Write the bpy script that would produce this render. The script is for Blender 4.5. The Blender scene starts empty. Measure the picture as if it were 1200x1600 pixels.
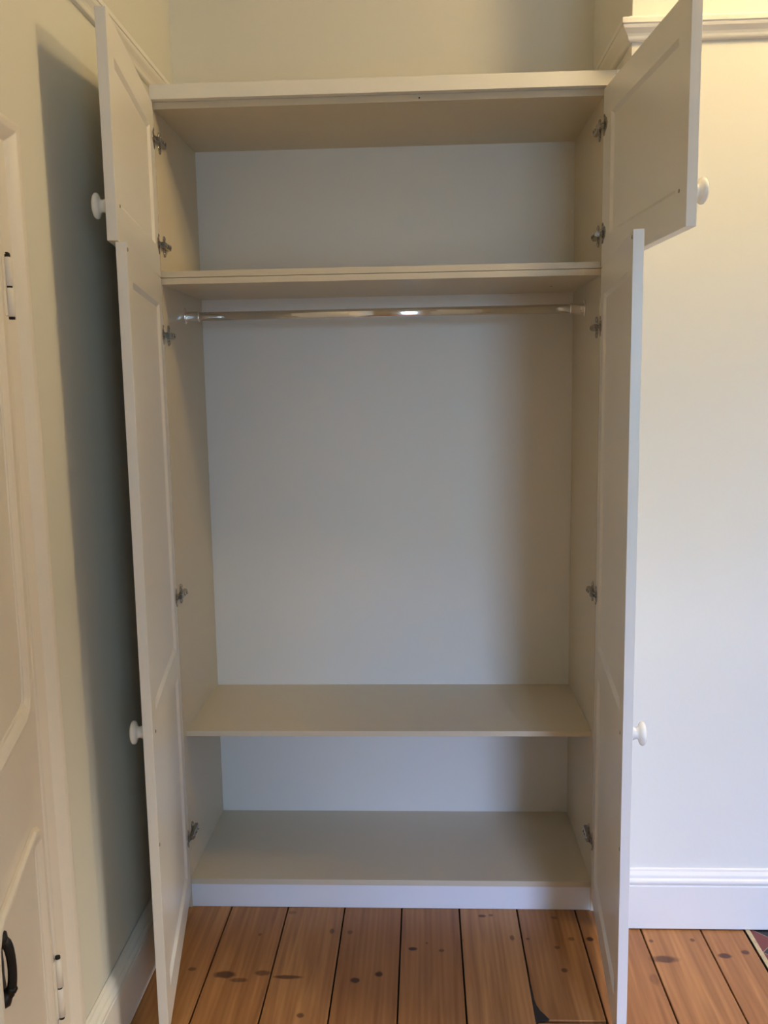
import bpy, bmesh, math, random
from mathutils import Vector, Matrix
random.seed(7)
S = bpy.context.scene
COL = S.collection
R = math.radians

# ------------------------------------------------------------------ camera
FPX, PITCH, YAW, ROLL = 1398.3, -0.13713, 0.04583, -0.01659
fw = Vector((-math.sin(YAW)*math.cos(PITCH), math.cos(YAW)*math.cos(PITCH), math.sin(PITCH)))
rt = Vector((math.cos(YAW), math.sin(YAW), 0)); up = rt.cross(fw)
c_, s_ = math.cos(ROLL), math.sin(ROLL)
rr, uu = rt*c_+up*s_, up*c_-rt*s_
cam = bpy.data.cameras.new('camera'); co = bpy.data.objects.new('camera', cam); COL.objects.link(co)
co.matrix_world = Matrix(((rr.x, uu.x, -fw.x, 0.69699), (rr.y, uu.y, -fw.y, -2.43007), (rr.z, uu.z, -fw.z, 1.50748), (0, 0, 0, 1)))
cam.sensor_fit = 'VERTICAL'; cam.sensor_height = 36; cam.sensor_width = 27; cam.lens = FPX/1600*36
cam.clip_start = 0.02
S.camera = co

# ------------------------------------------------------------------ world, lights, exposure
wd = bpy.data.worlds.new('world'); S.world = wd; wd.use_nodes = True
bg = wd.node_tree.nodes['Background']; bg.inputs[0].default_value = (0.45, 0.62, 1.0, 1); bg.inputs[1].default_value = 0.05
S.view_settings.view_transform = 'Standard'; S.view_settings.look = 'None'
S.view_settings.gamma = 1; S.view_settings.use_curve_mapping = False
S.view_settings.exposure = 0.0

def light(name, kind, loc, power, color, target=None, **kw):
    l = bpy.data.lights.new(name, kind); l.energy = power; l.color = color
    for k, v in kw.items(): setattr(l, k, v)
    o = bpy.data.objects.new(name, l); COL.objects.link(o); o.location = loc
    if target is not None:
        o.rotation_euler = (Vector(target)-Vector(loc)).to_track_quat('-Z', 'Y').to_euler()
    return o
XR, YF, ZC = 3.4, -3.9, 3.1          # right wall, wall behind the camera, ceiling
# daylight in the window of the right wall
# the room's warm ceiling lamp over the hearth, plus an added fill for the alcove
light('hearth_lamp_light', 'POINT', (2.6, -0.62, 2.74), 39.20, (1.0, 0.796, 0.439), shadow_soft_size=0.05)
light('alcove_fill_light', 'POINT', (1.55, -0.64, 3.03), 27.00, (1.0, 0.713, 0.333), shadow_soft_size=0.1)
# daylight: sky seen through the window behind the camera, the glow of its pane, and the sky beyond the right-hand window
light('sky_high', 'AREA', (1.64, -8, 4.6), 2333.40, (0.435, 0.51, 1.0), (1.64, -3.9, 1.4), shape='RECTANGLE', size=3, size_y=3.2)
light('sky_low', 'AREA', (1.64, -8, 2.6), 426.69, (0.484, 0.719, 1.0), (1.64, -3.9, 1.4), shape='RECTANGLE', size=3, size_y=1.5)
light('sky_right', 'AREA', (6.4, -6.0, 4.0), 386.69, (0.138, 0.414, 1.0), (3.4, -1.5, 1.4), shape='RECTANGLE', size=3, size_y=2)
light('front_window_glow', 'AREA', (1.64, YF+0.03, 1.3), 21.23, (0.459, 0.755, 1.0), (1.64, 0, 1.3), shape='RECTANGLE', size=0.66, size_y=1.6)
# low hazy sun through the right window
light('sun', 'SUN', (6, -2, 4), 1.07, (1.0, 0.953, 0.828), (6-1, -2+0.32, 4-0.5), angle=R(14))

# ------------------------------------------------------------------ materials
def mat(name, color, rough=0.5, metal=0.0, var=0.0, scale=6.0, bump=0.0, bscale=200.0, spec=0.5, coat=0.0):
    m = bpy.data.materials.new(name); m.use_nodes = True
    nt = m.node_tree; b = nt.nodes['Principled BSDF']
    b.inputs['Base Color'].default_value = (*color, 1); b.inputs['Roughness'].default_value = rough
    b.inputs['Metallic'].default_value = metal; b.inputs['Specular IOR Level'].default_value = spec
    b.inputs['Coat Weight'].default_value = coat; b.inputs['Coat Roughness'].default_value = 0.25
    tc = nt.nodes.new('ShaderNodeTexCoord')
    n = nt.nodes.new('ShaderNodeTexNoise'); n.inputs['Scale'].default_value = scale; n.inputs['Detail'].default_value = 4
    nt.links.new(tc.outputs['Object'], n.inputs['Vector'])
    mx = nt.nodes.new('ShaderNodeMixRGB'); mx.blend_type = 'MIX'
    mx.inputs[1].default_value = (*[c*(1-var) for c in color], 1); mx.inputs[2].default_value = (*[min(1, c*(1+var)) for c in color], 1)
    nt.links.new(n.outputs['Fac'], mx.inputs[0]); nt.links.new(mx.outputs[0], b.inputs['Base Color'])
    if bump:
        n2 = nt.nodes.new('ShaderNodeTexNoise'); n2.inputs['Scale'].default_value = bscale; n2.inputs['Detail'].default_value = 2
        nt.links.new(tc.outputs['Object'], n2.inputs['Vector'])
        bp = nt.nodes.new('ShaderNodeBump'); bp.inputs['Strength'].default_value = bump; bp.inputs['Distance'].default_value = 0.001
        nt.links.new(n2.outputs['Fac'], bp.inputs['Height']); nt.links.new(bp.outputs[0], b.inputs['Normal'])
    return m
M = {}
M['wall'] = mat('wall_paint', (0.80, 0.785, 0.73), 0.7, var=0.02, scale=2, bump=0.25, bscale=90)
M['wall_dimmed'] = mat('left_wall_paint_dimmed', (0.71, 0.70, 0.635), 0.7, var=0.02, scale=2, bump=0.25, bscale=90)  # same wall paint, its colour darkened to mimic lens vignetting on this side
M['ceil'] = mat('ceiling_paint', (0.66, 0.62, 0.54), 0.8, var=0.01)
M['warmwall'] = mat('warm_wall_paint', (0.42, 0.34, 0.24), 0.8, var=0.02)
M['gloss'] = mat('white_gloss_woodwork', (0.84, 0.82, 0.78), 0.32, var=0.02, bump=0.15, bscale=60)
M['cream'] = mat('cream_gloss_paint', (0.80, 0.74, 0.66), 0.35, var=0.03, bump=0.3, bscale=50)
M['backing'] = mat('white_backing_board', (0.79, 0.775, 0.745), 0.5, var=0.02, scale=3, bump=0.1, bscale=500)
M['melamine'] = mat('cream_melamine', (0.66, 0.58, 0.44), 0.42, var=0.02, scale=3, bump=0.1, bscale=500)
M['door'] = mat('satin_white_door', (0.82, 0.79, 0.74), 0.3, var=0.01, scale=3)
M['plinth'] = mat('white_plinth_board', (0.84, 0.86, 0.92), 0.4, var=0.01)
M['knob'] = mat('white_knob', (0.84, 0.83, 0.81), 0.25, var=0.01, coat=0.5)
M['chrome'] = mat('chrome', (0.86, 0.86, 0.87), 0.09, 1.0)
M['nickel'] = mat('nickel_hinge', (0.42, 0.39, 0.35), 0.25, 1.0, var=0.1, scale=80)
M['iron'] = mat('black_iron', (0.012, 0.010, 0.009), 0.45, 0.3, var=0.3, scale=60, bump=0.5, bscale=120)
M['dark'] = mat('dark_gap', (0.03, 0.022, 0.016), 0.9, var=0.3, scale=40)
M['bump'] = mat('grey_bumper', (0.35, 0.31, 0.25), 0.5)
M['glass'] = mat('window_glass', (0.9, 0.95, 1.0), 0.02)
M['glass'].node_tree.nodes['Principled BSDF'].inputs['Transmission Weight'].default_value = 1.0

# ------------------------------------------------------------------ mesh helpers
class MB:
    def __init__(s): s.bm = bmesh.new(); s.mi = 0
    def face(s, vs, mi=None, smooth=False):
        try: f = s.bm.faces.new(vs)
        except ValueError: return
        f.material_index = s.mi if mi is None else mi; f.smooth = smooth
        return f
    def box(s, x0, x1, y0, y1, z0, z1, fn=None):
        P = [(x, y, z) for x in (x0, x1) for y in (y0, y1) for z in (z0, z1)]
        v = [s.bm.verts.new(fn(*p) if fn else p) for p in P]
        for q in ((0, 1, 3, 2), (4, 6, 7, 5), (0, 4, 5, 1), (2, 3, 7, 6), (0, 2, 6, 4), (1, 5, 7, 3)): s.face([v[i] for i in q])
        return s
    def rings(s, rings, closed=True, cap=True, smooth=True, loop=False):
        vr = [[s.bm.verts.new(p) for p in r] for r in rings]
        n = len(vr[0]); k = len(vr)
        for i in range(k if loop else k-1):
            a, b = vr[i], vr[(i+1) % k]
            for j in range(n if closed else n-1):
                s.face([a[j], a[(j+1) % n], b[(j+1) % n], b[j]], smooth=smooth)
        if cap and not loop and closed: s.face(vr[0]); s.face(vr[-1])
        return s
    def lathe(s, prof, origin, axis, n=32, smooth=True):
        a = Vector(axis).normalized(); t = a.orthogonal().normalized(); b = a.cross(t); o = Vector(origin)
        s.rings([[o+a*h+(t*math.cos(q)+b*math.sin(q))*max(r, 1e-5) for q in [2*math.pi*i/n for i in range(n)]] for r, h in prof], smooth=smooth)
        return s
    def build(s, name, m, parent=None, bevel=0.0, angle=50, seg=2):
        bmesh.ops.recalc_face_normals(s.bm, faces=s.bm.faces)
        me = bpy.data.meshes.new(name); s.bm.to_mesh(me); s.bm.free()
        for x in (m if isinstance(m, (list, tuple)) else [m]): me.materials.append(x)
        o = bpy.data.objects.new(name, me); COL.objects.link(o)
        if parent is not None: o.parent = parent
        if bevel:
            b = o.modifiers.new('bevel', 'BEVEL'); b.width = bevel; b.segments = seg; b.limit_method = 'ANGLE'; b.angle_limit = R(angle)
            b.harden_normals = False
        return o
def struct(o): o['kind'] = 'structure'; return o
def tag(o, label, cat): o['label'] = label; o['category'] = cat; return o

# ------------------------------------------------------------------ key dimensions (metres)
W, D, B = 1.164, 0.431, 0.0175           # inner width and depth of the wardrobe, board thickness
ZT, ZM, ZS, ZSEAM = 2.2388, 1.8273, 1.7926, 1.8099
YB = 0.44                                # back wall of the alcove
YC = -0.070                              # face of the chimney breast
XC = 1.2175                              # its left corner
def LX(y, z=0.0): return -0.041-0.006*(y+0.5)-0.006*z    # the old left wall is slightly out of square and out of plumb
def skew(x, y, z): return (x+LX(y, z), y, z)  # x measured from the left wall

# ------------------------------------------------------------------ room shell
def wall(name, boxes, m=None, fn=None):
    b = MB()
    for q in boxes: b.box(*q, fn=fn)
    return struct(b.build(name, m or M['wall']))
# left wall with the opening of a shallow cupboard
DY0, DY1, DZ1 = -1.385, -0.858, 1.905
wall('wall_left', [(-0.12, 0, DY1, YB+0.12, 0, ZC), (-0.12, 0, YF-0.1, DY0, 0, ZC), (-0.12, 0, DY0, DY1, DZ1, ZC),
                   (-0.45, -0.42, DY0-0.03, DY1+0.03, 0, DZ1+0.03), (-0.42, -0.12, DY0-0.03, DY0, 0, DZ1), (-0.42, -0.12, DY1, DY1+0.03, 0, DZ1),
                   (-0.42, -0.12, DY0, DY1, DZ1, DZ1+0.03), (-0.42, 0.0, DY0, DY1, -0.03, 0.045)], M['wall_dimmed'], fn=skew)
wall('wall_back', [(LX(YB, 3)-0.02, XC+0.02, YB, YB+0.1, 0, ZC)])
wall('wall_chimney_side', [(XC, XR+0.1, YC, YB+0.1, 0, ZC)])
# right wall with its window opening
WY0, WY1, WZ0, WZ1 = -2.6, -0.30, 0.65, 2.36
wall('wall_right', [(XR, XR+0.12, YF-0.1, WY0, 0, ZC), (XR, XR+0.12, WY1, YC, 0, ZC), (XR, XR+0.12, WY0, WY1, 0, WZ0), (XR, XR+0.12, WY0, WY1, WZ1, ZC)], M['warmwall'])
FX0, FX1, FZ0, FZ1 = 1.36, 1.92, 0.45, 2.15
wall('wall_front', [(LX(YF, 3), FX0, YF-0.12, YF, 0, ZC), (FX1, XR, YF-0.12, YF, 0, ZC), (FX0, FX1, YF-0.12, YF, 0, FZ0), (FX0, FX1, YF-0.12, YF, FZ1, ZC)], M['warmwall'])
wall('ceiling', [(-0.2, XR+0.12, YF-0.12, YB+0.1, ZC, ZC+0.05)], M['ceil'])

def window(name, axis):
    b = MB(); g = MB()
    if axis == 'x': lo, hi, z0, z1 = WY0, WY1, WZ0, WZ1; f = lambda a, d, z: (XR+0.05+d, a, z)
    else: lo, hi, z0, z1 = FX0, FX1, FZ0, FZ1; f = lambda a, d, z: (a, YF-0.05-d, z)
    t = 0.045
    for (a0, a1, c0, c1) in ((lo, lo+t, z0, z1), (hi-t, hi, z0, z1), (lo, hi, z0, z0+t), (lo, hi, z1-t, z1), (lo, hi, (z0+z1)/2-0.018, (z0+z1)/2+0.018)):
        b.box(a0, a1, -0.02, 0.02, c0, c1, fn=f)
    root = struct(b.build(name, M['gloss'], bevel=0.004))
    return root
window('window_1', 'x'); window('window_2', 'y')

# ------------------------------------------------------------------ floor: pine boards with real gaps
def floor_material():
    m = bpy.data.materials.new('pine_floorboards'); m.use_nodes = True; nt = m.node_tree; N = nt.nodes; Lk = nt.links
    b = N['Principled BSDF']; b.inputs['Roughness'].default_value = 0.38; b.inputs['Specular IOR Level'].default_value = 0.35
    tc = N.new('ShaderNodeTexCoord'); sp = N.new('ShaderNodeSeparateXYZ'); Lk.new(tc.outputs['Object'], sp.inputs[0])
    def math_(op, a, b_=None, c=None):
        n = N.new('ShaderNodeMath'); n.operation = op
        for i, v in enumerate((a, b_, c)):
            if v is None: continue
            if isinstance(v, (int, float)): n.inputs[i].default_value = v
            else: Lk.new(v, n.inputs[i])
        return n.outputs[0]
    X, Y = sp.outputs[0], sp.outputs[1]
    bid = math_('FLOOR', math_('DIVIDE', math_('SUBTRACT', X, 0.1145), 0.1675))
    wn = N.new('ShaderNodeTexWhiteNoise'); wn.noise_dimensions = '1D'; Lk.new(bid, wn.inputs['W'])
    # grain stretched along the board, wavering round the board's own offset
    cb = N.new('ShaderNodeCombineXYZ'); Lk.new(math_('MULTIPLY', X, 26), cb.inputs[0]); Lk.new(math_('MULTIPLY', Y, 1.3), cb.inputs[1])
    Lk.new(math_('MULTIPLY', bid, 7.3), cb.inputs[2])
    n1 = N.new('ShaderNodeTexNoise'); n1.inputs['Scale'].default_value = 1.6; n1.inputs['Detail'].default_value = 6; n1.inputs['Distortion'].default_value = 0.8
    Lk.new(cb.outputs[0], n1.inputs['Vector'])
    wv = N.new('ShaderNodeTexWave'); wv.wave_type = 'BANDS'; wv.bands_direction = 'X'; wv.inputs['Scale'].default_value = 0.8
    wv.inputs['Distortion'].default_value = 5; wv.inputs['Detail'].default_value = 3; wv.inputs['Detail Scale'].default_value = 0.6
    Lk.new(cb.outputs[0], wv.inputs['Vector'])
    cr = N.new('ShaderNodeValToRGB'); cr.color_ramp.elements[0].position = 0.3; cr.color_ramp.elements[0].color = (0.35, 0.155, 0.055, 1)
    cr.color_ramp.elements[1].position = 0.72; cr.color_ramp.elements[1].color = (0.56, 0.285, 0.105, 1)
    Lk.new(n1.outputs['Fac'], cr.inputs[0])
    mw = N.new('ShaderNodeMixRGB'); mw.blend_type = 'MULTIPLY'; mw.inputs[2].default_value = (0.78, 0.68, 0.58, 1)
    Lk.new(math_('MULTIPLY', wv.outputs['Fac'], 0.4), mw.inputs[0]); Lk.new(cr.outputs[0], mw.inputs[1])
    mb = N.new('ShaderNodeMixRGB'); mb.blend_type = 'MULTIPLY'; mb.inputs[2].default_value = (0.66, 0.56, 0.50, 1)
    Lk.new(math_('MULTIPLY', wn.outputs['Value'], 0.75), mb.inputs[0]); Lk.new(mw.outputs[0], mb.inputs[1])
    col = mb.outputs[0]
    # knots where the photograph shows them: x, y, half width, half length, darkness
    KN = [(0.505, -0.320, .011, .010, .9), (0.566, -0.293, .009, .010, .85), (0.6526, -0.186, .011, .007, .95), (0.7305, -0.192, .007, .006, .6),
          (0.850, -0.030, .010, .006, .8), (0.8755, -0.026, .006, .005, .6), (1.055, -0.035, .008, .007, .5), (1.319, -0.218, .034, .013, .75),
          (1.4816, -0.200, .017, .010, .85), (1.541, -0.184, .010, .009, .8), (1.0486, -0.268, .008, .008, .7), (1.043, -0.172, .007, .007, .6),
          (1.139, -0.134, .009, .009, .95), (0.072, -0.283, .010, .007, .6), (0.425, -0.111, .006, .012, .6), (0.476, -0.114, .007, .008, .5),
          (0.926, -0.131, .006, .011, .6), (0.382, -0.452, .008, .008, .7), (1.303, -0.139, .006, .007, .7), (1.271, -0.300, .010, .022, .35),
          (1.088, -0.134, .008, .008, .5), (1.416, -0.133, .006, .007, .7), (0.163, -0.304, .026, .013, .8), (0.205, -0.325, .022, .008, .55),
          (0.262, -0.296, .020, .010, .6), (0.330, -0.310, .034, .007, .75), (0.300, -0.022, .012, .008, .4), (0.969, -0.136, .005, .005, .6),
          (0.225, -0.13, .005, .006, .5), (0.69, -0.16, .004, .004, .5), (0.787, -0.145, .005, .006, .4), (1.43, -0.52, .012, .014, .6),
          (1.9, -0.7, .014, .012, .8), (0.70, -0.72, .012, .014, .8), (1.05, -1.0, .012, .012, .8), (0.4, -1.1, .012, .012, .8), (1.7, -1.2, .015, .013, .8)]
    nd = N.new('ShaderNodeTexNoise'); nd.inputs['Scale'].default_value = 45; nd.inputs['Detail'].default_value = 2; Lk.new(tc.outputs['Object'], nd.inputs['Vector'])
    wob = math_('MULTIPLY', math_('SUBTRACT', nd.outputs['Fac'], 0.5), 1.1)
    tot = None
    for (kx, ky, ax, ay, dk) in KN:
        u = math_('DIVIDE', math_('SUBTRACT', X, kx), ax*1.15); v = math_('DIVIDE', math_('SUBTRACT', Y, ky), ay*1.15)
        d2 = math_('ADD', math_('ADD', math_('MULTIPLY', u, u), math_('MULTIPLY', v, v)), wob)
        mr = N.new('ShaderNodeMapRange'); mr.inputs['From Min'].default_value = 1.25; mr.inputs['From Max'].default_value = 0.45
        mr.inputs['To Min'].default_value = 0; mr.inputs['To Max'].default_value = dk; Lk.new(d2, mr.inputs['Value'])
        tot = mr.outputs[0] if tot is None else math_('MAXIMUM', tot, mr.outputs[0])
    mk = N.new('ShaderNodeMixRGB'); mk.inputs[2].default_value = (0.045, 0.013, 0.008, 1); Lk.new(tot, mk.inputs[0]); Lk.new(col, mk.inputs[1])
    Lk.new(mk.outputs[0], b.inputs['Base Color'])
    bp = N.new('ShaderNodeBump'); bp.inputs['Strength'].default_value = 0.2; bp.inputs['Distance'].default_value = 0.001
    Lk.new(n1.outputs['Fac'], bp.inputs['Height']); Lk.new(bp.outputs[0], b.inputs['Normal'])
    return m
fb = MB(); G = 0.0022
seams = [0.1170+0.16715*k for k in range(-2, 8)] + [1.4520, 1.5712]
seams = sorted(set(round(s, 4) for s in seams if s < 1.46)) + [1.5712]
for i in range(len(seams)-1):
    x0, x1 = seams[i]+G, seams[i+1]-G
    if 0.9 < x0 < 1.0:      # this board stops on a joint and has lost a corner
        fb.box(x0, x1, -0.455, YB, -0.02, 0)
        fb.box(x0, x1, YF, -0.464, -0.02, 0)
    else:
        fb.box(x0, x1, YF, YB if x1 < 1.3 else YC+0.05, -0.02, 0)
x = 1.5712
for k in range(12):
    fb.box(x+G, min(x+0.167-G, XR), YF, -0.56, -0.02, 0); x += 0.167
    if x > XR-0.03: break
fb.mi = 1
fb.box(-0.25, XR, YF, YB, -0.04, -0.012)
fb.box(-0.25, XR, YF, YB, -0.10, -0.04)
flo = struct(fb.build('floor', [floor_material(), M['dark']], bevel=0.0012, angle=60, seg=1))
# chipped corner: dark patch standing in for the shaded hollow at the board end
cb = MB(); cb.mi = 0
pts = [(0.9500, -0.325), (0.9535, -0.352), (0.9560, -0.385), (0.9590, -0.404), (0.9660, -0.424), (0.9740, -0.436), (0.9840, -0.4545), (0.9500, -0.4620)]
cb.rings([[(px, py, -0.004) for px, py in pts], [(px, py, 0.0006) for px, py in pts]], smooth=False)
struct(cb.build('chip_patch', M['dark']))

# ------------------------------------------------------------------ mouldings
def sweep(b, prof, p0, p1, off, m0=0.0, m1=0.0):
    """profile [(out, z)] swept from p0 to p1 (xy); off = unit outward direction; m0, m1 lengthen the ends by out * m (mitres)"""
    p0, p1, off = Vector(p0), Vector(p1), Vector(off); d = (p1-p0).normalized()
    r = []
    for p, mm, sg in ((p0, m0, -1), (p1, m1, 1)):
        r.append([(*(p+off*o+d*(sg*mm*o)), z) for o, z in prof])
    b.rings(r, smooth=False); return b
SK = [(0, 0.004), (0.0185, 0.004), (0.0185, 0.1295), (0.0155, 0.1312), (0.0155, 0.1335), (0.0178, 0.1350), (0.0192, 0.1385), (0.0195, 0.1430), (0.0182, 0.1475),
      (0.0150, 0.1500), (0.0135, 0.1520), (0.0135, 0.1560), (0.0125, 0.1600), (0.0095, 0.1640), (0.0065, 0.1680), (0.0055, 0.1740), (0.0, 0.1760)]
b = MB(); sweep(b, SK, (XC+0.0, YC), (XR, YC), (0, -1)); struct(b.build('baseboard_chimney_side', M['gloss'], bevel=0.0008, angle=25))
yS0, yS1 = -0.766, 0.0
b = MB(); sweep(b, SK, (LX(yS0), yS0), (LX(yS1), yS1), (1, 0)); struct(b.build('baseboard_left', M['gloss'], bevel=0.0008, angle=25))
b = MB(); sweep(b, SK, (LX(YF), YF), (LX(-1.47), -1.47), (1, 0)); sweep(b, SK, (LX(YF)+0.0, YF), (XR, YF), (0, 1)); sweep(b, SK, (XR, YF), (XR, YC), (-1, 0))
struct(b.build('baseboard_front', M['gloss']))
PR = [(0, 2.3385), (0.006, 2.3385), (0.010, 2.3405), (0.012, 2.3440), (0.0135, 2.3490), (0.0165, 2.3545), (0.0210, 2.3600), (0.0250, 2.3650), (0.0270, 2.3700),
      (0.0270, 2.3735), (0.0300, 2.3745), (0.0300, 2.3860), (0.0270, 2.3890), (0.0080, 2.3910), (0.0080, 2.3980), (0, 2.3990)]
b = MB(); sweep(b, PR, (XC, YC), (XR, YC), (0, -1), m0=1); sweep(b, PR, (XC, YC), (XC, YB), (-1, 0), m0=1)
struct(b.build('trim_2', M['gloss'], bevel=0.0008, angle=25))
PL = [(o, z+0.010) for o, z in PR]
b = MB(); sweep(b, PL, (LX(YF, 2.36), YF), (LX(YB, 2.36), YB), (1, 0)); struct(b.build('trim_3', M['gloss'], bevel=0.0008, angle=25))

# architrave round the cupboard: flat inner band, step, raised outer bead
AR = [(0, 0), (0, 0.010), (0.004, 0.0125), (0.012, 0.0125), (0.016, 0.0105), (0.050, 0.0125), (0.056, 0.018), (0.062, 0.0225), (0.070, 0.0275), (0.080, 0.029), (0.087, 0.027), (0.0905, 0.020), (0.0905, 0)]
b = MB()
ya, yb_ = DY1+0.0, DY0
zt = DZ1-0.004
def arP(w, o, where):
    if where == 0: return skew(o, ya+w, 0.0)
    if where == 1: return skew(o, ya+w, zt+w)
    if where == 2: return skew(o, yb_-w, zt+w)
    return skew(o, yb_-w, 0.0)
b.rings([[arP(w, o, k) for w, o in AR] for k in range(4)], smooth=False)
struct(b.build('trim_4', M['cream'], bevel=0.0015, angle=20))

# ------------------------------------------------------------------ cupboard door standing ajar in the left wall
PH = R(14); HX, HY = -0.030, -0.8605
dl = Vector((math.sin(PH), -math.cos(PH), 0)); dn = Vector((math.cos(PH), math.sin(PH), 0))
def cd(l, o, z): return Vector((HX, HY, 0))+dl*l+dn*o+Vector((0, 0, z))
b = MB(); b.box(0.004, 0.512, -0.024, 0, 0.05, 1.895, fn=lambda l, o, z: cd(l, o, z))
door1 = struct(b.build('door_1', M['cream'], bevel=0.002))
def shaped(l0, l1, z0, z1, c):
    return [(l0, z0+c*1.3), (l0+c*0.12, z0+c*0.62), (l0+c*0.5, z0+c*0.2), (l0+c*1.2, z0), (l1-c*1.2, z0), (l1-c*0.5, z0+c*0.2), (l1-c*0.12, z0+c*0.62), (l1, z0+c*1.3),
            (l1, z1-c*1.3), (l1-c*0.12, z1-c*0.62), (l1-c*0.5, z1-c*0.2), (l1-c*1.2, z1), (l0+c*1.2, z1), (l0+c*0.5, z1-c*0.2), (l0+c*0.12, z1-c*0.62), (l0, z1-c*1.3)]
def moulding(l0, l1, z0, z1, c):
    b = MB(); pts = [Vector(p) for p in shaped(l0, l1, z0, z1, c)]; n = len(pts)
    prof = [(0, 0.0), (0.001, 0.006), (0.006, 0.010), (0.013, 0.0105), (0.022, 0.007), (0.030, 0.003), (0.036, 0.0022), (0.038, 0.0)]
    rings = []
    for i in range(n):
        p, q, r_ = pts[i-1], pts[i], pts[(i+1) % n]
        a = (q-p).normalized(); c2 = (r_-q).normalized(); na = Vector((-a.y, a.x)); nc = Vector((-c2.y, c2.x))
        nm = (na+nc).normalized(); k = 1/max(0.4, nm.dot(na))
        rings.append([cd(*(q+nm*w*k), 0)[:0] or cd((q+nm*w*k).x, o, (q+nm*w*k).y) for w, o in prof])
    b.rings(rings, smooth=False, loop=True)
    return b.build('moulding', M['cream'], door1, bevel=0.0012, angle=30)
moulding(0.072, 0.440, 0.940, 1.800, 0.050)
moulding(0.066, 0.440, 0.135, 0.748, 0.045)
# painted butt hinges
for z0, z1 in ((1.642, 1.745), (0.300, 0.424)):
    b = MB(); o = Vector((LX(HY)+0.0165, -0.8595, 0))
    zm = z0+(z1-z0)*0.50
    for a0, a1 in ((z0, zm-0.001), (zm+0.001, z1)):
        b.lathe([(0.004, a0), (0.0072, a0+0.002), (0.0072, a1-0.002), (0.004, a1)], o, (0, 0, 1), 16)
    b.box(o.x-0.016, o.x-0.003, o.y-0.016, o.y+0.002, z0+0.002, z1-0.002)
    b.mi = 1
    b.lathe([(0.0050, z0-0.004), (0.0050, z1+0.004)], o, (0, 0, 1), 10)
    b.lathe([(0.001, 0), (0.0038, 0.001), (0.0042, 0.0035), (0.001, 0.0045)], o+Vector((0.001, -0.003, z1+0.003)), (0.3, 0, 1), 6, smooth=False)
    b.box(o.x-0.002, o.x+0.004, o.y+0.0045, o.y+0.0056, z0-0.004, z0+0.003)
    b.build('door_hinge', [M['cream'], M['dark']], door1)
# black iron pull: back plate, two bosses, bowed grip with a ball
b = MB(); L0, Zc = 0.401, 0.674
def tube(b, pts, rad, n=10):
    rg = []
    for i, p in enumerate(pts):
        t = (pts[min(i+1, len(pts)-1)]-pts[max(i-1, 0)]).normalized(); u = t.orthogonal().normalized(); u = (dl-t*dl.dot(t)).normalized(); v = t.cross(u)
        r_ = rad[i] if isinstance(rad, list) else rad
        rg.append([p+(u*math.cos(q)+v*math.sin(q))*r_ for q in [2*math.pi*k/n for k in range(n)]])
    b.rings(rg)
pl = [(-0.012, -0.066), (-0.020, -0.045), (-0.014, -0.020), (-0.016, 0.0), (-0.014, 0.020), (-0.020, 0.045), (-0.012, 0.066), (0.012, 0.066), (0.020, 0.045), (0.014, 0.020), (0.016, 0), (0.014, -0.020), (0.020, -0.045), (0.012, -0.066)]
b.rings([[cd(L0+q, o, Zc+z) for q, z in [(q_, z_*0.88) for q_, z_ in pl]] for o in (0, 0.004)], smooth=False)
arc = [cd(L0, 0.006+0.0125*math.sin(math.pi*t)**0.7, Zc+0.044*math.cos(math.pi*t)) for t in [i/14 for i in range(15)]]
tube(b, arc, [0.0085-0.0020*math.sin(math.pi*i/14) for i in range(15)])
b.lathe([(0.001, 0.0), (0.0125, 0.002), (0.014, 0.007), (0.011, 0.013), (0.001, 0.016)], cd(L0, 0, Zc+0.046), dn, 14)
b.lathe([(0.001, 0.0), (0.0125, 0.002), (0.014, 0.007), (0.011, 0.013), (0.001, 0.016)], cd(L0, 0, Zc-0.047), dn, 14)
b.lathe([(0.001, -0.0085), (0.006, -0.006), (0.0085, 0), (0.006, 0.006), (0.001, 0.0085)], cd(L0, 0.0155, Zc-0.034), dn, 12)
h = b.build('door_handle', M['iron'], door1); h['label'] = 'black wrought iron pull handle'

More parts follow.
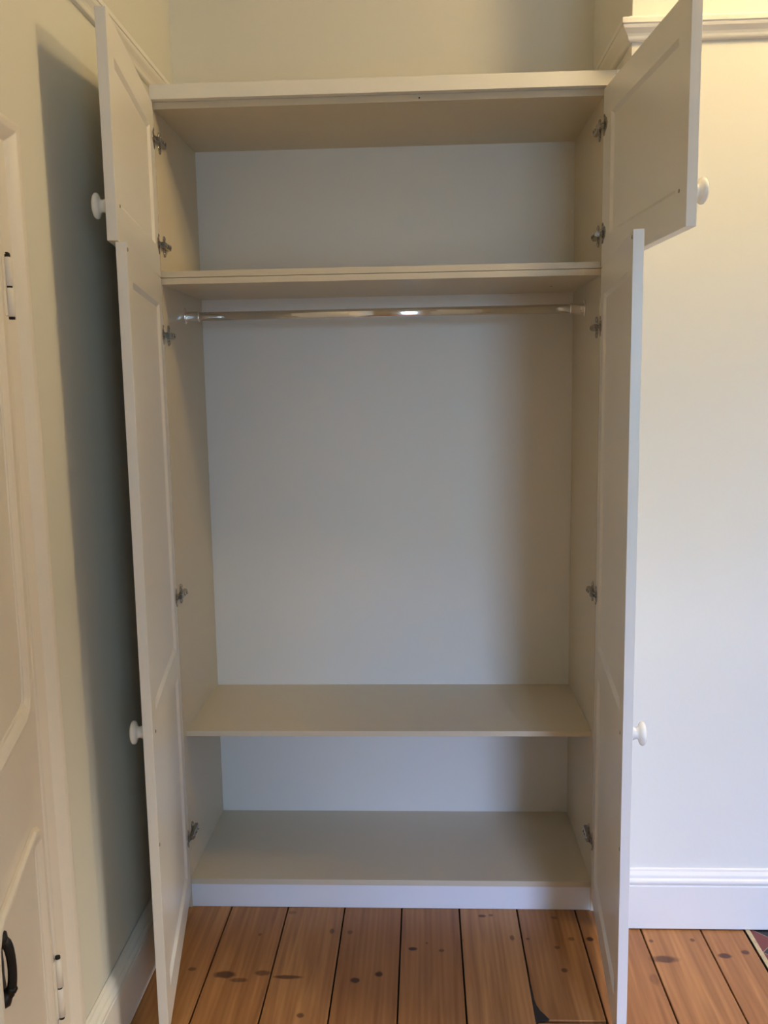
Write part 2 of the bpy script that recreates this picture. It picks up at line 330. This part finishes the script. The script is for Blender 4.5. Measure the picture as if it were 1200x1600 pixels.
# ------------------------------------------------------------------ hearth tiles right of the boards
def tiles_material():
    m = bpy.data.materials.new('red_and_black_tiles'); m.use_nodes = True; nt = m.node_tree; N = nt.nodes; Lk = nt.links
    b = N['Principled BSDF']; b.inputs['Roughness'].default_value = 0.35
    tc = N.new('ShaderNodeTexCoord'); mp = N.new('ShaderNodeMapping'); mp.inputs['Rotation'].default_value = (0, 0, R(45)); mp.inputs['Location'].default_value = (-1.0275, -1.216, 0.0)
    Lk.new(tc.outputs['Object'], mp.inputs[0])
    mp.vector_type = 'POINT'
    br = N.new('ShaderNodeTexChecker'); br.inputs['Scale'].default_value = 1/0.075
    br.inputs['Color1'].default_value = (0.16, 0.028, 0.020, 1); br.inputs['Color2'].default_value = (0.010, 0.010, 0.012, 1)
    Lk.new(mp.outputs[0], br.inputs['Vector'])
    sp = N.new('ShaderNodeSeparateXYZ'); Lk.new(mp.outputs[0], sp.inputs[0])
    def edge(o):
        a = N.new('ShaderNodeMath'); a.operation = 'PINGPONG'; a.inputs[1].default_value = 0.0375; Lk.new(o, a.inputs[0])
        c = N.new('ShaderNodeMath'); c.operation = 'LESS_THAN'; c.inputs[1].default_value = 0.0011; Lk.new(a.outputs[0], c.inputs[0]); return c.outputs[0]
    mx = N.new('ShaderNodeMath'); mx.operation = 'MAXIMUM'; Lk.new(edge(sp.outputs[0]), mx.inputs[0]); Lk.new(edge(sp.outputs[1]), mx.inputs[1])
    mm = N.new('ShaderNodeMixRGB'); mm.inputs[2].default_value = (0.30, 0.22, 0.15, 1); Lk.new(mx.outputs[0], mm.inputs[0]); Lk.new(br.outputs['Color'], mm.inputs[1])
    Lk.new(mm.outputs[0], b.inputs['Base Color'])
    return m
M['mortar'] = mat('mortar_edge', (0.50, 0.40, 0.24), 0.8, var=0.35, scale=60, bump=0.8, bscale=120)
b = MB(); b.box(1.5745, 2.75, -0.555, YC, -0.0115, 0.001)
hearth = b.build('hearth', tiles_material())
tag(hearth, 'red and black diamond tiled hearth set in the floorboards at the right edge', 'hearth')
b = MB(); b.box(1.5740, 1.5865, -0.555, YC-0.005, 0.0, 0.0025)
b.build('mortar_edging', M['mortar'], hearth, bevel=0.001)['label'] = 'pale crumbling mortar edging'

# ------------------------------------------------------------------ the wardrobe
ward = bpy.data.objects.new('wardrobe', None); COL.objects.link(ward); ward.location = (0, 0, 0)
tag(ward, 'tall white fitted wardrobe with all four doors standing open, empty inside', 'wardrobe')
mel = M['melamine']
def part(name, m, *boxes, bevel=0.0007):
    b = MB()
    for q in boxes: b.box(*q)
    return b.build(name, m, ward, bevel=bevel)
for x0, x1 in ((-B, 0), (W, W+B)):
    part('side_panel', mel, (x0, x1, 0.0005, D+0.004, 0, ZSEAM-0.0004))
    part('side_panel', mel, (x0, x1, 0.0005, D+0.004, ZSEAM+0.0004, ZT+B))
part('back_panel', M['backing'], (0, W, D, D+0.004, 0.02, ZS+0.005))
part('back_panel', M['backing'], (0, W, D, D+0.004, ZM-0.005, ZT+0.005))
part('top_panel', mel, (0, W, 0.0, D, ZT, ZT+B))
part('top_box_floor', mel, (0, W, 0.0, D, ZSEAM+0.0006, ZM))
lt = part('top_panel', mel, (0, W, 0.0, D, ZS, ZSEAM-0.0006))
part('shelf', mel, (0, W, 0.022, D, 0.5190, 0.5350))
part('bottom_panel', mel, (0, W, 0.0, D, 0.0735, 0.0905))
part('plinth', M['plinth'], (0, W, 0.004, 0.022, 0.001, 0.0732))
part('fascia', M['door'], (-0.003, 1.190, -0.022, 0.0, ZT+B+0.0004, 2.2935), (-B, W+B, 0.0, 0.06, ZT+B+0.0004, 2.2750), bevel=0.001)
part('end_cap', M['door'], (1.1908, 1.2120, -0.022, 0.02, ZT+B+0.0004, 2.2935), bevel=0.001)
# screw holes
for (x, y, z, ax) in ((1.0684, 0.239, ZS, (0, 0, -1)), (0.694, 0.0, 2.2470, (0, -1, 0))):
    b = MB(); b.lathe([(0.0001, -0.0002), (0.0032 if z < 2 else 0.002, 0.0), (0.0032 if z < 2 else 0.002, 0.0008), (0.0001, 0.001)], (x, y, z), ax, 12)
    b.build('screw_hole', M['dark'], ward)

# hanging rail: oval chrome tube between two sockets
b = MB(); yr, zr0, zr1 = 0.222, 1.7250, 1.7265
def oval(x, y, z, a, c, n=28): return [(x, y+a*math.cos(2*math.pi*i/n), z+c*math.sin(2*math.pi*i/n)) for i in range(n)]
def flat_oval(x, y, z, a, c, n=8):
    pts = []
    for i in range(n+1): q = math.pi*i/n; pts.append((x, y+a*math.cos(q), z+(c-a)+a*math.sin(q)))
    for i in range(n+1): q = math.pi+math.pi*i/n; pts.append((x, y+a*math.cos(q), z-(c-a)+a*math.sin(q)))
    return pts
b.rings([flat_oval(0.004, yr, zr0, 0.0070, 0.0125), flat_oval(W-0.004, yr, zr1, 0.0070, 0.0125)])
b.build('hanging_rail', M['chrome'], ward)['label'] = 'chrome hanging rail'
for x, s, z in ((0, 1, zr0), (W, -1, zr1)):
    b = MB()
    b.rings([oval(x+s*t, yr, z+0.002, a, c) for t, a, c in ((0, 0.013, 0.0235), (0.0025, 0.013, 0.0235), (0.004, 0.0115, 0.0215))])
    b.rings([flat_oval(x+s*t, yr, z, a, c) for t, a, c in ((0.003, 0.0095, 0.0152), (0.006, 0.0086, 0.0142), (0.038, 0.0086, 0.0142), (0.0405, 0.0098, 0.0155), (0.043, 0.0098, 0.0155), (0.044, 0.0072, 0.0127))])
    b.lathe([(0.0001, 0.0015), (0.0035, 0.002), (0.0035, 0.0052), (0.0001, 0.006)], (x, yr, z+0.019), (s, 0, 0), 12)
    b.build('rail_bracket', M['chrome'], ward)

# doors
T = 0.0214; LD = 0.597
def dframe(side, a):
    if side == 'L': o = Vector((0, -0.005, 0)); d = Vector((math.sin(a), -math.cos(a), 0)); n = Vector((-math.cos(a), -math.sin(a), 0))
    else: o = Vector((W, -0.005, 0)); d = Vector((-math.sin(a), -math.cos(a), 0)); n = Vector((math.cos(a), -math.sin(a), 0))
    return lambda l, t, z: o+d*l+n*t+Vector((0, 0, z))
def slab(b, f, L, T, z0, z1, sx0, sx1, panels, dep=0.0065, wd_=0.0100):
    xs = [0, sx0, sx1, L]; zs = [z0]+[v for p in panels for v in p]+[z1]; zs = sorted(zs)
    for t0, sg in ((0, 1), (T, -1)):
        V = {(i, j): b.bm.verts.new(f(x, t0, z)) for i, x in enumerate(xs) for j, z in enumerate(zs)}
        for i in range(3):
            for j in range(len(zs)-1):
                q = [V[i, j], V[i+1, j], V[i+1, j+1], V[i, j+1]]
                if i == 1 and any(abs(zs[j]-p[0]) < 1e-6 for p in panels):
                    x0, x1, a0, a1 = xs[1], xs[2], zs[j], zs[j+1]
                    prev = q
                    for w, d in ((wd_, dep),):
                        inn = [b.bm.verts.new(f(x, t0+sg*d, z)) for x, z in ((x0+w, a0+w), (x1-w, a0+w), (x1-w, a1-w), (x0+w, a1-w))]
                        for k in range(4): b.face([prev[k], prev[(k+1) % 4], inn[(k+1) % 4], inn[k]])
                        prev = inn
                    b.face(prev)
                else: b.face(q)
        if t0 == 0: V0 = V
        else: V1 = V
    n, m = 3, len(zs)-1
    rim = [(i, 0) for i in range(n)]+[(n, j) for j in range(m)]+[(i, m) for i in range(n, 0, -1)]+[(0, j) for j in range(m, 0, -1)]
    for k in range(len(rim)):
        a, c = rim[k], rim[(k+1) % len(rim)]
        b.face([V0[a], V0[c], V1[c], V1[a]])
KNOB = [(0.0155, 0.0), (0.0160, 0.002), (0.0150, 0.006), (0.0130, 0.010), (0.0125, 0.014), (0.0140, 0.0170), (0.0200, 0.0185), (0.0240, 0.0205), (0.0262, 0.0240), (0.0255, 0.0280), (0.0225, 0.0308), (0.0170, 0.0328), (0.0090, 0.0340), (0.0001, 0.0344)]
def add_door(side, a, z0, z1, panels, knob_l, knob_z, bumps):
    f = dframe(side, a)
    b = MB(); slab(b, f, LD, T, z0, z1, 0.068, LD-0.064, panels)
    dr = b.build('door', M['door'], ward, bevel=0.0009, angle=60)
    nrm = f(0, 1, 0)-f(0, 0, 0)
    b = MB(); b.lathe(KNOB, f(knob_l, T-0.0005, knob_z), nrm, 40); b.build('knob', M['knob'], dr)
    b = MB(); b.lathe([(0.0042, -0.0003), (0.0040, 0.0008), (0.0020, 0.0013), (0.0001, 0.0009)], f(knob_l, -0.0, knob_z), -nrm, 14); b.build('screw', M['nickel'], dr)
    for l, z in bumps:
        b = MB(); b.lathe([(0.0045, -0.0002), (0.0042, 0.0012), (0.0028, 0.0020), (0.0001, 0.0022)], f(l, 0, z), -nrm, 14); b.build('bumper', M['bump'], dr)
    return dr, f
AL = dict(LU=0.1449, LL=0.1714, RU=-0.0796, RL=0.0897)
zU0, zU1, zL0, zL1 = 1.8112, 2.2535, 0.0516, 1.8085
pU = [(1.8865, 2.1815)]; pLw = [(0.1300, 0.7280), (0.8035, 1.7370)]
add_door('L', AL['LU'], zU0, zU1, pU, 0.5555, 1.8862, [])
add_door('R', AL['RU'], zU0, zU1, pU, 0.5555, 1.8862, [])
add_door('L', AL['LL'], zL0, zL1, pLw, 0.5555, 0.7620, [(0.588, 1.795), (0.590, 0.512)])
add_door('R', AL['RL'], zL0, zL1, pLw, 0.5555, 0.7620, [(0.588, 1.795), (0.590, 0.512)])

# concealed hinges: wing plate and arm on the side panel, links, cup flange on the door
def hinge(side, a, z):
    f = dframe(side, a); s = 1 if side == 'L' else -1; x0 = 0 if side == 'L' else W
    b = MB()
    g = lambda x, y, zz: (x0+s*x, y, z+zz)
    # cruciform mounting plate
    b.box(0, 0.0025, 0.026, 0.047, -0.019, 0.019, fn=g)
    for sg in (-1, 1):
        b.lathe([(0.0078, 0.0), (0.0078, 0.003), (0.0045, 0.0048), (0.0040, 0.0038), (0.0001, 0.0036)], g(0, 0.0365, sg*0.0205), (s, 0, 0), 14)
    # raised arm, bowed channel
    sec = [(0.0, -0.0085), (0.0, 0.0085), (0.0105, 0.0075), (0.0130, 0.0045), (0.0130, -0.0045), (0.0105, -0.0075)]
    rg = []
    for y, k in ((0.068, 0.75), (0.060, 0.95), (0.040, 1.0), (0.016, 1.0), (0.004, 1.1), (-0.006, 1.0)):
        off = 0.002 if y > 0.01 else 0.004
        rg.append([g(off+q*k, y, w*(1 if y > 0.01 else 0.9)) for q, w in sec])
    b.rings(rg, smooth=False)
    b.lathe([(0.0045, 0.0), (0.0045, 0.0022), (0.0030, 0.0030), (0.0001, 0.0022)], g(0.0145, 0.050, 0), (s, 0, 0), 12)
    b.lathe([(0.0040, 0.0), (0.0040, 0.0018), (0.0001, 0.0015)], g(0.0148, 0.030, 0), (s, 0, 0), 12)
    # links to the cup
    p0, p1 = Vector(g(0.008, -0.004, 0)), f(0.016, -0.001, z)
    for zz in (-0.0065, 0.0035):
        d = (p1-p0).normalized(); q = d.cross(Vector((0, 0, 1))).normalized()*0.003
        b.rings([[p+q*u+Vector((0, 0, zz+w)) for u, w in ((-1, 0), (1, 0), (1, 0.003), (-1, 0.003))] for p in (p0, p1)], smooth=False)
    # flange plate with two screws and the cup rim
    fl = [(0.006, -0.0265), (0.013, -0.0265), (0.019, -0.019), (0.033, -0.012), (0.038, 0), (0.033, 0.012), (0.019, 0.019), (0.013, 0.0265), (0.006, 0.0265)]
    b.rings([[f(l, -t, z+zz) for l, zz in fl] for t in (0.0, 0.0014)], smooth=False)
    nn = f(0, -1, 0)-f(0, 0, 0)
    b.lathe([(0.0165, 0.001), (0.0165, 0.0024), (0.0140, 0.0026), (0.0135, 0.0014)], f(0.0215, 0, z), nn, 24)
    for sg in (-1, 1): b.lathe([(0.0036, 0.001), (0.0034, 0.0024), (0.0001, 0.0030)], f(0.0105, 0, z+sg*0.022), nn, 10)
    b.build('hinge', M['nickel'], ward, bevel=0.0004, angle=40, seg=1)['label'] = 'steel concealed hinge'
for side in 'LR':
    for z in (2.163, 1.896): hinge(side, AL[side+'U'], z)
    for z in (1.660, 0.938, 0.222): hinge(side, AL[side+'L'], z)
